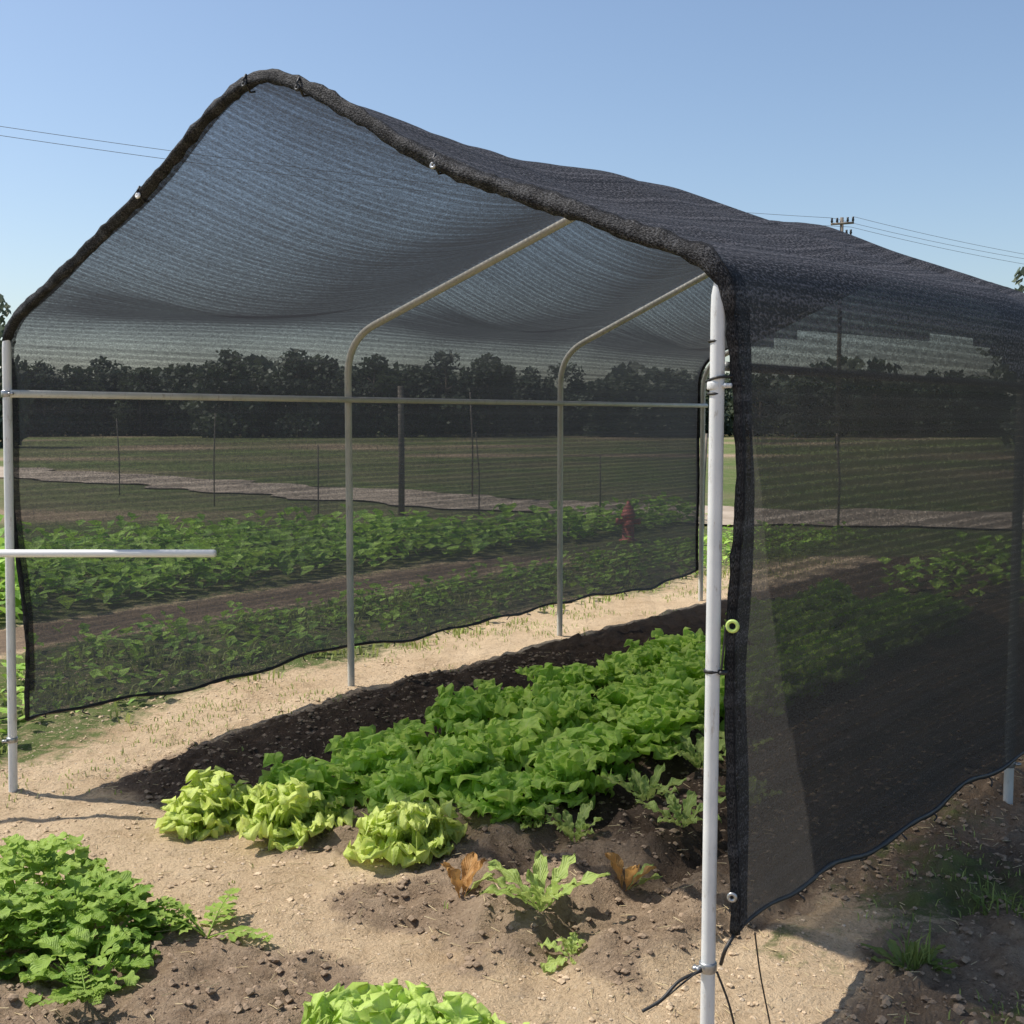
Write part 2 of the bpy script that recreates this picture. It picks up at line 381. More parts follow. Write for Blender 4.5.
for i in range(4):
    L,R,W,d=frame_pts(i); o=.045
    pl=front_profile(W,0,0,.026,.006,.10) if i==0 else hoop_profile(W,0,0,o,.028,RISE[i])
    k=max(range(len(pl)),key=lambda j:pl[j].y)
    A_,_=resample(pl[:k+1],NV//2); B_,_=resample(pl[k:],NV//2)
    PR.append((A_+B_[1:],W))
ck=[0]
for k in range(1,NV+1): ck.append(ck[-1]+(PR[1][0][k]-PR[1][0][k-1]).length)
V=[];UV=[];edgeL=[];edgeR=[]
us=np.linspace(0,3.0,NU+1)
for ui,u in enumerate(us):
    uu=min(u,3-1e-6); i=min(int(uu),2); g=uu-i
    L=Vector((*Lp[i],0)).lerp(Vector((*Lp[i+1],0)),g); R=Vector((*Rp[i],0)).lerp(Vector((*Rp[i+1],0)),g)
    W=(R-L).length; d=(R-L).normalized()
    gs=g*g*(3-2*g) if i>0 else 1-(1-g)**2.0
    zl=.32+.012*math.sin(u*9)+.008*math.sin(u*23+1)-.03*math.sin(math.pi*g)
    zr=.275-.06*sm(u,0,.9)+.014*math.sin(u*10+.5)+.010*math.sin(u*27)-.03*math.sin(math.pi*g)
    prof=[]
    for k in range(NV+1):
        p0=PR[i][0][k];p1=PR[i+1][0][k]; c0=p0.x/PR[i][1]; c1=p1.x/PR[i+1][1]
        q=(c0*(1-gs)+c1*gs)*W; z=p0.y*(1-gs)+p1.y*gs
        zb=zl if k<NV/2 else zr
        zt=1.88; vv_=ck[k]
        if z<zt:
            z=zb+(zt-zb)*(z/zt)
            vv_=ck[k]+(z-PR[1][0][k].y)*(1 if k<NV/2 else -1)
        else:
            fz=f_(z,1.88,2.1); dv=(z-PR[1][0][k].y)*(1 if k<NV/2 else -1)*(1-fz); vv_=ck[k]+dv
        prof.append((q,z,vv_))
    s=math.sin(math.pi*g)
    for k,(q,z,t) in enumerate(prof):
        c=q/W
        if 0.01<c<.99 and z>1.9:
            ed=min(1,min(c,1-c)*7)
            h2=c*2 if c<.5 else (1-c)*2
            mid=math.sin(math.pi*min(max(h2,0),1))
            amp=.15 if c<.5 else .05
            z+=-(amp*mid+.055)*s*ed
            z+=ed*min(1,3*s)*(.020*mn.noise(Vector((u*2.0,c*7,1)))+.004*mn.noise(Vector((u*6,c*16,4))))
            z+=ed*s*.012*math.sin(c*26+1.0*math.sin(u*3))
            if c>.5: z+=ed*(.007*mn.noise(Vector((u*14,c*9,6)))+.024*mn.noise(Vector((u*4.5,c*5,16))))*min(1,u*6)
        else:
            wz=min(1,max(0,(z-.25)/.3)); sg=1 if c<=.5 else -1
            fr=min(1,max(0,(1.95-z)/.5))
            q+=sg*(.03*s*fr)+(.014*mn.noise(Vector((u*2.0,z*1.5,5+sg)))+.003*mn.noise(Vector((u*6,z*3,9+sg))))*fr*min(1,3*g+0.1)
            q+=-sg*.010*math.sin(u*14+z*2)*fr*(1-wz)
            if sg==-1: q+=(.02+.012*math.sin(z*5))*math.exp(-u*5)*fr
            else: q+=.115*math.exp(-u*6)*f_(1.35-z,0,.75)
        X=L+d*q
        ex=.028*math.exp(-u*6)*f_(1.95-z,0,.3)
        X=Vector((X.x+AX[0]*ex,X.y+AX[1]*ex,z))
        V.append(X); UV.append((u*2.04,t))
    edgeL.append(V[-NV-1]); edgeR.append(V[-1])
F=[];MI=[]
for i in range(NU):
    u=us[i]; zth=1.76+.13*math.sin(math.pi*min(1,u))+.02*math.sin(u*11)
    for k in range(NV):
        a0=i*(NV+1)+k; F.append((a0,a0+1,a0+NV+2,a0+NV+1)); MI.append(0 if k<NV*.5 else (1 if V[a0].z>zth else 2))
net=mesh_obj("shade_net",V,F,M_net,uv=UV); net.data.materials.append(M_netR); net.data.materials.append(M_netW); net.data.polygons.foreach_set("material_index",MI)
par(net)
hp=[];hr=[]
for k in range(0,NV+1):
    p=V[k]; c=k/NV; roof=float(sm(p.z,1.84,1.98)); right=float(sm(c,.45,.7))
    q=Vector(p)-Vector((0,0,.006))*roof
    n3=mn.noise(Vector((k*.13,3,0)))+.5*mn.noise(Vector((k*.4,8,0)))
    hp.append(q); hr.append((.009+.004*right)*(1-roof)*(1+.35*n3)+roof*(.020+.006*right)*(1+.22*n3))
def hemobj(path,rads,name,mat,n=18,wob=.25,flat=None):
    Vv,Ff=tube(path,rads,n)
    Vn=[]
    for i,v in enumerate(Vv):
        c=Vector(path[min(i//n,len(path)-1)]); an=2*math.pi*(i%n)/n
        dv=(v-c)*(1+wob*mn.noise(v*22)+wob*.6*mn.noise(v*55)+wob*.35*math.sin(an*3+(i//n)*.11+2*mn.noise(c*3)))
        Vn.append(c+dv)
    uv=[((i%n)*.012,(i//n)*.02) for i in range(len(Vn))]
    return par(mesh_obj(name,Vn,Ff,mat,uv=uv))
hemobj(hp,hr,"net_hem",M_hem,wob=.36)
hemobj(edgeL,.008,"net_hem",M_black,8,.5); hemobj(edgeR,.008,"net_hem",M_black,8,.5)
hemobj(V[-(NV+1):],.014,"net_hem",M_hem,8)
B=[];BU=[];BF=[]; nb=8; ks=list(range(int(NV*.02),NV+1))
for k in ks:
    p0=Vector(V[k]); right=float(sm(k/NV,.45,.6)); 
    wdt=(.045+.03*right)*(1+.45*mn.noise(Vector((k*.06,7,0))))
    for j in range(nb+1):
        t=j/nb*wdt
        fu=t/2.04/(3.0/NU); i0=int(fu); ff=fu-i0
        base=Vector(V[i0*(NV+1)+k]).lerp(Vector(V[(i0+1)*(NV+1)+k]),ff)
        wr=.004+.018*abs(mn.noise(Vector((k*.16,j*.35,2))))*math.sin(math.pi*min(1,j/nb+.15))
        nrm=Vector((0,0,1)) if base.z>2.0 else Vector((BX[0],BX[1],0))*(1 if k>NV/2 else -1)
        B.append(base+nrm*wr); BU.append((t,k*.02))
for a0 in range(len(ks)-1):
    for j in range(nb): BF.append((a0*(nb+1)+j,a0*(nb+1)+j+1,(a0+1)*(nb+1)+j+1,(a0+1)*(nb+1)+j))
par(mesh_obj("net_fold",B,BF,M_fold,uv=BU))
def grommet(pos,nrm,mat=M_clamp,r=.018,name="grommet"):
    nrm=Vector(nrm).normalized(); V=[];F=[]
    u=nrm.orthogonal().normalized(); w=nrm.cross(u)
    ns_,mt=18,8
    for i in range(ns_):
        a=2*math.pi*i/ns_
        for j in range(mt):
            b=2*math.pi*j/mt
            V.append(Vector(pos)+(u*math.cos(a)+w*math.sin(a))*(r+.005*math.cos(b))+nrm*.005*math.sin(b))
            F.append((i*mt+j,((i+1)%ns_)*mt+j,((i+1)%ns_)*mt+(j+1)%mt,i*mt+(j+1)%mt))
    return par(mesh_obj(name,V,F,mat))
fwd=Vector((-AX[0],-AX[1],0)); side=Vector((BX[0],BX[1],0))
def roof_at(qf):
    L,R,W,d=frame_pts(0)
    return min((Vector(v) for v in hp if v.z>2.0),key=lambda v:abs((v-L).dot(d)-qf))
for qf,m_ in ((1.02,M_white),(1.62,M_black),(1.85,M_black),(2.42,M_clamp)):
    p=roof_at(qf); grommet(p+fwd*.026+Vector((0,0,-.014)),(-.5,-.8,.2),m_,.007)
    V_,F_=tube([p+Vector((0,0,.02))+fwd*.016,p+fwd*.029,p+Vector((0,0,-.034)),p-fwd*.02+Vector((0,0,-.028))],.004,6); par(mesh_obj("tie_string",V_,F_,M_black))
def pt_right(z,out=.03,ad=0.0):
    c=min((v for k,v in enumerate(hp) if k>NV/2),key=lambda v:abs(v.z-z)); return Vector(c)+fwd*out+Vector((AX[0],AX[1],0))*ad
grommet(pt_right(.37,.02),(-.3,-.9,0),M_clamp,.009)
grommet(pt_right(1.07,.024)+side*.015,(-.3,-.9,0),M_green,.013,"net_clip")
def string(path,r=.0035,mat=M_black,name="tie_string"):
    P=[Vector(p) for p in path]; out=[]
    for i in range(len(P)-1):
        p0=P[max(i-1,0)];p1=P[i];p2=P[i+1];p3=P[min(i+2,len(P)-1)]
        for k in range(8):
            t=k/8; out.append(.5*((2*p1)+(p2-p0)*t+(2*p0-5*p1+4*p2-p3)*t*t+(3*p1-p0-3*p2+p3)*t**3))
    out.append(P[-1]); V,F=tube(out,r,7); return par(mesh_obj(name,V,F,mat))
r0=Vector((*Rp[0],0)); c0=pt_right(.29,0)
string([c0,c0+Vector((-.03,-.03,-.03)),r0+Vector((.03,-.02,.20))],.005)
string([r0+Vector((-.02,-.025,.185)),r0+Vector((-.08,-.05,.17)),r0+Vector((-.13,-.08,.135)),r0+Vector((-.18,-.1,.115))],.0045)
string([r0+Vector((-.02,-.025,.19)),r0+Vector((-.07,-.05,.165)),r0+Vector((-.14,-.06,.11))],.0025)
string([r0+Vector((.02,-.02,.18)),r0+Vector((.05,-.03,.10)),r0+Vector((.075,-.03,0.0))],.003)
string([c0+Vector((.05,0,0)),c0+Vector((.07,.02,-.12)),c0+Vector((.10,.03,-.26))],.0022)
string([pt_right(1.07),r0+Vector((.02,-.024,.965))],.003)
string([pt_right(1.70,0),r0+Vector((.0,-.024,1.70)),r0+Vector((-.022,.01,1.69))],.0035)
for i in range(3,NU,6):
    for E in (edgeL,edgeR):
        if random.random()<.6:
            p=Vector(E[i]); l=random.uniform(.012,.045)
            string([p,p+Vector((random.uniform(-.02,.02),random.uniform(-.02,.02),-l*.5)),p+Vector((random.uniform(-.03,.03),random.uniform(-.02,.02),-l))],.003)
# ---------------------------------------------------------------- white pole at the side
wp=empty("white_pole",(-2.9,4.86,0),"horizontal white pole on a short stake beside the net","pole")
V_,F_=tube([(-2.9,4.86,1.05),(-1.215,4.86,1.05),(-1.205,4.86,1.05)],[.016,.016,.012],14)
o=mesh_obj("cross_pole",V_,F_,M_white); o.parent=wp; o.matrix_parent_inverse=Matrix.Translation(-wp.location)
V_,F_=tube([(-2.9,4.83,-.1),(-2.9,4.83,1.12)],.025,14); o=mesh_obj("stake",V_,F_,M_white); o.parent=wp; o.matrix_parent_inverse=Matrix.Translation(-wp.location)
# ---------------------------------------------------------------- plants
def leaf(L,W,nu,nv,e0,e1,az,ruf,freq,ph,pw=.7,cup=.15,stem=0.0,r0=.01,z0=0.0,jit=.0,serr=0,tipw=3.0):
    s=np.linspace(0,1,nv+1); e=e0+(e1-e0)*s**1.2
    ds=L/nv
    r=r0+np.concatenate([[0],np.cumsum(np.cos(e[:-1])*ds)]); z=z0+np.concatenate([[0],np.cumsum(np.sin(e[:-1])*ds)])
    w=W*np.maximum(s-stem,0)**pw*np.sqrt(np.maximum(1-s**tipw,0)+.0)
    w=np.maximum(w,W*.06*(1-s))
    if serr: w=w*(1+serr*np.where(np.arange(nv+1)%2==0,1,-.6))
    t=np.linspace(-1,1,nu+1)
    T,Sg=np.meshgrid(t,s); Wg=np.repeat(w[:,None],nu+1,1)
    ea=np.repeat(e[:,None],nu+1,1)
    ruff=ruf*np.abs(T)**1.6*np.sin(freq*2*np.pi*Sg+ph+1.7*(T>0)+.8*T)*np.minimum(1,Sg*2.5)
    ruff=ruff+ruf*.35*np.sin(T*5+Sg*17+ph)*Sg
    nrm=cup*Wg*T**2+ruff
    side=T*Wg*(1+.12*np.sin(freq*5.3*Sg+ph*2)*np.abs(T))
    R=np.repeat(r[:,None],nu+1,1)-np.sin(ea)*nrm
    Z=np.repeat(z[:,None],nu+1,1)+np.cos(ea)*nrm
    R=R+ruf*.8*np.sin(T*7+ph)*(Sg**4)
    ca,sa=math.cos(az),math.sin(az)
    X=R*ca-side*sa; Y=R*sa+side*ca
    V=np.stack([X,Y,Z],-1).reshape(-1,3)
    n=nu+1
    F=[(j*n+i,j*n+i+1,(j+1)*n+i+1,(j+1)*n+i) for j in range(nv) for i in range(nu)]
    U=np.stack([(T+1)/2,Sg],-1).reshape(-1,2)
    return V,F,U,Sg.ravel(),np.abs(T).ravel()
U=random.uniform
def lettuce_mesh(name,mat,kind):
    A=Acc()
    if kind=='frill': layers=[(8,.05,.20,.17,.095),(8,.55,.0,.165,.095),(7,.95,.5,.15,.09),(6,1.25,.9,.13,.07)]
    elif kind=='rom': layers=[(7,.30,-.3,.20,.095),(7,.70,.0,.22,.11),(6,1.1,.4,.21,.10),(4,1.35,.9,.18,.075)]
    for li,(n,e0,e1,L,W) in enumerate(layers):
        a0=U(0,6.3)
        for k in range(n):
            az=a0+2*math.pi*k/n+U(-.3,.3)
            ruf=.022
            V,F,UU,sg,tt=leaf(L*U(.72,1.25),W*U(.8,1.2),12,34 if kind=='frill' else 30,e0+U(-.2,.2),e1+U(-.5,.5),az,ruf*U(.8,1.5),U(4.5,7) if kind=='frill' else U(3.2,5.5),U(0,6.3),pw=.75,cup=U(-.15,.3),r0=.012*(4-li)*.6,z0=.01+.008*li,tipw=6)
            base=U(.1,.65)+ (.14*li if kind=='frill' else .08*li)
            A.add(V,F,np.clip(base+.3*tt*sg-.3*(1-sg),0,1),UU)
    return A
def make_variants(kind,mat,n,name):
    return [lettuce_mesh(name,mat,kind).obj(name,mat) for i in range(n)]
def place(src,x,y,rot,sc,dz=0,label=None,cat=None,group=None,sz=None):
    o=src.copy(); COL.objects.link(o)
    o.location=(x,y,Hs(x,y)+dz); o.rotation_euler=(U(-.12,.12),U(-.12,.12),rot); o.scale=(sc,sc,sc*(sz or 1))
    top(o,label,cat,group); return o
def drop(srcs):
    for s in srcs: bpy.data.objects.remove(s)
fr=make_variants('frill',M_yel,3,"lettuce")
for i,(x,y,sc) in enumerate([(-1.19,4.64,1.05),(-.84,4.54,1.04),(-.38,4.30,1.04)]):
    place(fr[i],x,y,U(0,6),sc,-.01,"bright yellow-green frilly lettuce in sunlight at the bed end","lettuce","yellow-green lettuces at the bed end",sz=1.12)
rm=make_variants('rom',M_grn,8,"lettuce")
cnt=0
for r,b in enumerate((1.18,1.58,1.98)):
    a=.62+(.0,.14,.28)[r]
    while a<6.3:
        x,y=xy(a+U(-.07,.07),b+U(-.07,.07))
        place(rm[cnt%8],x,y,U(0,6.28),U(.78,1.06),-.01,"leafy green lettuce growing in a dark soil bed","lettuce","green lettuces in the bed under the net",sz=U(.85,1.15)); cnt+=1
        a+=U(.28,.36)
M_mid=leafmat("lettuce_mid",(.28,.46,.065),(.62,.78,.21),(.64,.74,.33),.4)
frg=lettuce_mesh("l",M_mid,'frill').obj("lettuce",M_mid)
for x,y,sc in ((-.36,2.88,1.05),(-.14,2.78,.98)):
    place(frg,x,y,U(0,6),sc,-.01,"fresh green frilly lettuce on bare earth by the path","lettuce","lettuces beside the path",sz=1.15)
drop(fr+rm+[frg])
def rosette(n,L,W,e0,e1,mat,name,inner=3):
    A=Acc(); a0=U(0,6)
    for k in range(n+inner):
        inn=k>=n
        V,F,UU,sg,tt=leaf(L*(U(.8,1.15) if not inn else .6),W*U(.85,1.1)*(1 if not inn else .7),6,16,(e0 if not inn else 1.2)+U(-.15,.15),(e1 if not inn else .9)+U(-.2,.2),a0+2.4*k+U(-.2,.2),.010,U(3,4.5),U(0,6),pw=.8,cup=.25,stem=.08,r0=.006,serr=.05)
        A.add(V,F,np.clip(U(.3,.8)-.1*(1-sg),0,1),UU)
    return A.obj(name,mat)
seed=[((.09,3.67),9,.22,.05,.9,.2,M_seed,"young ribbed green seedling in sunlit crumbly soil"),
 ((.175,3.44),6,.12,.04,.4,-.2,M_seed,"small drooping green seedling at the bed edge"),
 ((.23,4.33),7,.16,.038,.95,.4,M_seed,"small seedling at the soil bed corner"),
 ((.53,4.66),8,.19,.038,.8,.2,M_seed,"narrow leaved seedling in shaded soil"),
 ((.63,4.33),8,.18,.04,.7,.1,M_seed,"spreading green seedling in shaded soil"),
 ((.80,5.02),8,.19,.042,.85,.2,M_seed,"green seedling beside the lettuce bed"),
 ((1.02,5.35),7,.18,.04,.8,.2,M_seed,"green seedling beside the lettuce bed"),
 ((.08,4.45),5,.10,.025,.7,.1,M_seed,"tiny green seedling at the lettuce bed edge"),
 ((.95,4.7),7,.17,.038,.8,.2,M_seed,"green seedling in shaded soil near the net")]
for (x,y),n,L,W,e0,e1,mt,lb in seed:
    o=rosette(n,L,W,e0,e1,mt,"seedling"); o.location=(x,y,Hs(x,y)-.004); top(o,lb,"seedling","seedlings in the side bed")
for x,y,rz in ((-.17,3.92,0),(.38,3.92,1)):
    A=Acc()
    for k in range(4):
        V,F,UU,sg,tt=leaf(U(.12,.16),U(.035,.05),6,12,U(.8,1.3),U(.5,1.1),rz*2.2+k*1.3+U(-.3,.3),.009,2.5,U(0,6),pw=.8,cup=.5,stem=.1)
        A.add(V,F,U(.3,.7),UU)
    e=empty("withering_plant",(x,y,Hs(x,y)),"small plant with orange-brown curled leaves on dry soil","plant")
    o=A.obj("brown_leaves",M_org,e)
    A=Acc()
    for k in range(1+rz):
        V,F,UU,sg,tt=leaf(U(.12,.15),.033,6,12,U(.6,.9),U(.2,.5),(-.2 if rz else .2)+k*.7,.007,2.5,U(0,6),pw=.8,cup=.3,stem=.1); A.add(V,F,.6,UU)
    A.obj("green_leaves",M_seed,e)
def bush(R,Hh,n,ll,mat,name):
    A=Acc()
    for s_ in range(26):
        az=U(0,6.3);rr=R*math.sqrt(U(0,1))*.9; zz=Hh*(1-.6*(rr/R)**2)*U(.8,1)
        V,F=tube([(rr*.25*math.cos(az),rr*.25*math.sin(az),0),(rr*.7*math.cos(az),rr*.7*math.sin(az),zz*.55),(rr*math.cos(az),rr*math.sin(az),zz)],[.004,.003,.002],5); A.add(V,F,.9)
    for k in range(n):
        az=U(0,6.3); rr=R*math.sqrt(U(0,1))*(1+.25*mn.noise(Vector((math.cos(az)*2,math.sin(az)*2,R*9)))); zt=Hh*(1-.75*(rr/R)**2.2)*(1+.35*mn.noise(Vector((rr*math.cos(az)*9,rr*math.sin(az)*9,R*5))))
        zz=zt*(1-U(0,1)**2*.75)+.02*U(-1,1)
        V,F,UU,sg,tt=leaf(ll*U(.5,1.2),ll*.5*U(.8,1.2),6,11,U(-.1,1.0),U(-.8,.2),0,.007,2.5,U(0,6),pw=.5,cup=.3,stem=.06,serr=.06,r0=0,tipw=2.6)
        a2=az+U(-1.3,1.3); c,s=math.cos(a2),math.sin(a2)
        V=V@np.array([[c,s,0],[-s,c,0],[0,0,1]])+np.array([rr*math.cos(az),rr*math.sin(az),max(zz,.02)])
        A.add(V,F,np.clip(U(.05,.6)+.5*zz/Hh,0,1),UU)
    return A.obj(name,mat)
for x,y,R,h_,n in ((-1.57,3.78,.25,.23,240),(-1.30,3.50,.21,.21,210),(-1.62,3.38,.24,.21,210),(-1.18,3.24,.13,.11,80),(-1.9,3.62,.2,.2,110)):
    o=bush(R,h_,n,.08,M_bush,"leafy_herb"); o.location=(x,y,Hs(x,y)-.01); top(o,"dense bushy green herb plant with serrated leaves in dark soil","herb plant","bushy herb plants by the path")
def sprig(n,L,name,mat):
    A=Acc()
    for k in range(n):
        az=U(0,6.3); e=U(.3,1.0); P=[]
        for j in range(9):
            t=j/8; r=L*t*math.cos(e); P.append(Vector((r*math.cos(az),r*math.sin(az),L*(math.sin(e)*t-.35*t*t))))
        V,F=tube(P,[.003*(1-.7*j/8) for j in range(9)],5); A.add(V,F,.7)
        for j in range(2,9):
            for sd in (-1,1):
                V,F,UU,sg,tt=leaf(L*.3*(1.15-j/10),L*.07,3,6,U(-.1,.3),U(-.3,.1),az+sd*U(.6,1.1),.003,3,U(0,6),serr=.35,r0=0)
                A.add(V+np.array(P[j]),F,U(.4,.9),UU)
    return A.obj(name,mat)
for x,y,L,lb in ((-.93,3.55,.24,"feathery green seedling on bare soil"),(-1.12,3.05,.14,"low feathery green plant on dark soil")):
    o=sprig(8,L,"feathery_seedling",M_bush); o.location=(x,y,Hs(x,y)); top(o,lb,"seedling")
def grass_acc(A,x,y,n,h,spread,w=.004):
    for k in range(n):
        az=U(0,6.3); rr=spread*math.sqrt(U(0,1)); bx=x+rr*math.cos(az); by=y+rr*math.sin(az); z=Hs(bx,by) if y<14 else Hs(x,y)
        hh=h*U(.4,1.2); a2=U(0,6.3); ln=hh*U(.3,1.1); px,py=-math.sin(a2)*w,math.cos(a2)*w
        dx,dy=math.cos(a2)*ln,math.sin(a2)*ln
        V=[(bx-px,by-py,z-.01),(bx+px,by+py,z-.01),(bx+dx*.35+px*.8,by+dy*.35+py*.8,z+hh*.6),(bx+dx*.35-px*.8,by+dy*.35-py*.8,z+hh*.6),(bx+dx,by+dy,z+hh*.85)]
        A.add(V,[(0,1,2,3),(3,2,4)],U(.2,1))
for x,y,h_,sp,n,lb in ((1.17,3.38,.13,.05,30,"tuft of green grass in shaded bare earth"),(1.95,3.98,.08,.14,60,"clump of low grass beside the net"),(1.62,3.82,.07,.13,50,"low weedy clump in shaded earth"),(2.15,4.5,.08,.12,50,"clump of low grass beside the net")):
    A=Acc(); grass_acc(A,x,y,n,h_,sp,.003)
    for k in range(18):
        V,F,UU,sg,tt=leaf(h_*U(.6,1.1),h_*.18,4,7,U(.2,1.0),U(-.3,.5),U(0,6.3),.004,2,U(0,6),serr=.1)
        A.add(V+np.array([x+U(-sp,sp)*.6,y+U(-sp,sp)*.6,Hs(x,y)]),F,U(.3,.8),UU)
    o=A.obj("grass_tuft",M_grass); top(o,lb,"grass","grass tufts beside the net")
A=Acc()
for i in range(2800):
    a=U(-2.5,9.5); b=-.2-2.0*U(0,1)**.8
    if random.random()<.25: b=U(-.5,.15)
    x,y=xy(a,b)
    if nse(x,y,1.6,2)+U(-.3,.3)<-.05: continue
    if b>-.5: grass_acc(A,x,y,5,.03,.07,.003)
    else: grass_acc(A,x,y,6,.07,.09,.006)
for i in range(520):
    x,y=U(1.0,3.4),U(3.0,5.6); a,b=ab(x,y)
    if b>3.35 and nse(x,y,2.2,8)>-.12: grass_acc(A,x,y,6,.028,.06,.0025)
for i in range(30):
    x,y=U(-3,.5),U(3.2,5.5); grass_acc(A,x,y,4,.02,.02,.0025)
o=A.obj("wild_grass",M_grass); o["kind"]="stuff"; top(o,"patchy wild grass and weeds along the tunnel side","grass")
A=Acc()
def crop(a,b,sz,n):
    x,y=xy(a,b); z=Hs(x,y)
    for k in range(n):
        az=U(0,6.3); rr=sz*math.sqrt(U(0,1)); e=U(.1,1.1); l=sz*U(.3,.6); w=l*.4
        bx=x+rr*math.cos(az);by=y+rr*math.sin(az);bz=z+sz*1.1*(1-(rr/sz)**2*.7)*U(.1,1)
        a2=U(0,6.3);cx,sx=math.cos(a2),math.sin(a2);ce,se=math.cos(e),math.sin(e)
        V=[(bx,by,bz),(bx+cx*ce*l*.5-sx*w,by+sx*ce*l*.5+cx*w,bz+se*l*.5),(bx+cx*ce*l,by+sx*ce*l,bz+se*l*.7),(bx+cx*ce*l*.5+sx*w,by+sx*ce*l*.5-cx*w,bz+se*l*.5)]
        A.add(V,[(0,1,2,3)],U(0,1),[(.2,.2),(.3,.3),(.4,.4),(.3,.3)])
for b in (-3.8,-4.3,-4.8,-5.3,-5.8,-6.3,-6.8):
    a=-5
    while a<(13 if b>-4.5 else 9.5+(b+4.5)*1.2):
        crop(a+U(-.1,.1),b+U(-.12,.12),U(.28,.42),28); a+=.33
for b in (-.9,-1.3,-1.7,-2.1):
    a=-2
    while a<12: crop(a+U(-.1,.1),b+U(-.15,.15),U(.12,.22),12); a+=.25
for b in (1.2,1.8,2.4,3.2,4.4,5.2,6.0,6.8):
    a=7.2
    while a<13.5: crop(a+U(-.1,.1),b+U(-.12,.12),U(.2,.32),15); a+=.35
o=A.obj("crop_foliage",M_crop,smooth=False); o["kind"]="stuff"; top(o,"rows of low leafy green crops in the open field","crops")
def lump(x,y,z,r):
    V=[]
    for d in ((1,0,0),(-1,0,0),(0,1,0),(0,-1,0),(0,0,1),(0,0,-1),(.6,.6,.5),(-.6,.6,.5),(-.6,-.6,.5),(.6,-.6,.5)):
        k=r*U(.7,1.2); V.append((x+d[0]*k,y+d[1]*k,z+d[2]*k*.7))
    F=[(4,6,7),(4,7,8),(4,8,9),(4,9,6),(0,2,6),(2,1,7),(1,3,8),(3,0,9),(2,7,6),(1,8,7),(3,9,8),(0,6,9),(0,5,2),(2,5,1),(1,5,3),(3,5,0)]
    return V,F
A1=Acc();A2=Acc();A3=Acc();A4=Acc()
for i in range(34000):
    x,y=U(-3.0,3.2),2.4+5.0*U(0,1)**1.4
    a,b=ab(x,y); s=soilw(a,b,x,y)
    z=Hs(x,y); rd=random.random()
    if s>.4 and rd<.85:
        r=.003+.015*U(0,1)**4; V,F=lump(x,y,z+r*.2,r); A2.add(V,F)
    elif s<.6 and rd<.22:
        r=.0018+.008*U(0,1)**5; V,F=lump(x,y,z,r); A1.add(V,F)
    elif s<.6 and rd<.8:
        r=.002+.013*U(0,1)**3.5*(1 if nse(x,y,1.3,5)>0 else .5); V,F=lump(x,y,z,r); A4.add(V,F)
    elif rd>.91:
        l=U(.012,.05);an=U(0,6.3); V,F=tube([(x,y,z+.003),(x+l*math.cos(an),y+l*math.sin(an),z+.008)],.0012,4); A3.add(V,F)
for A_,nm,mt,lb,ct in ((A1,"pebbles",M_stone,"small scattered pebbles on the sandy path","pebbles"),(A2,"soil_clods",M_clod,"crumbly clods of brown soil on the beds","soil"),(A3,"straw_litter",M_straw,"bits of dry straw on the ground","straw"),(A4,"dry_clods",M_sclod,"small dry crumbs of tan earth on the path","soil")):
    o=A_.obj(nm,mt,smooth=False); o["kind"]="stuff"; top(o,lb,ct)
# ---------------------------------------------------------------- hydrant
hx,hy=1.42,14.6; hz=Hs(hx,hy)
e=empty("fire_hydrant",(hx,hy,hz),"small red fire hydrant standing at the field edge","fire hydrant")
A=Acc(); prof=[(.0,.11),(.03,.11),(.035,.075),(.30,.07),(.31,.09),(.34,.09),(.35,.078),(.42,.06),(.46,.03),(.465,.022),(.50,.022),(.505,.005)]
V,F=tube([(0,0,z) for z,_ in prof],[r for _,r in prof],16); A.add(V,F); A.obj("hydrant_body",M_red,e)
for s in (-1,1):
    V,F=tube([(s*.06,0,.25),(s*.12,0,.25),(s*.125,0,.25),(s*.15,0,.25)],[.035,.035,.045,.04],12); mesh_obj("nozzle",V,F,M_red,e)
V,F=tube([(0,-.06,.22),(0,-.13,.22),(0,-.135,.22),(0,-.16,.22)],[.045,.045,.055,.05],12); mesh_obj("nozzle",V,F,M_red,e)
for i,(x,y,h_,r) in enumerate([(-7.7,23.5,1.5,.012),(-5.1,20.5,1.6,.011),(-3.0,18.5,1.1,.011),(-1.72,18.6,2.0,.05),(-.5,18.0,1.3,.011),(1.2,16.4,1.0,.011),(2.6,16.3,1.3,.022),(-.75,22.6,2.0,.016),(4.5,16.5,1.3,.018),(7.6,17,1.4,.02)]):
    z=Hs(x,y); V,F=tube([(x,y,z-.2),(x+.01,y,z+h_*.5),(x+U(-.05,.05),y,z+h_)],[r,r*.95,r*.85],8)
    o=mesh_obj("field_post",V,F,M_wood); top(o,"thick weathered wooden post beside the gravel track" if r>.04 else "thin weathered stake standing in the field","post","posts in the field")
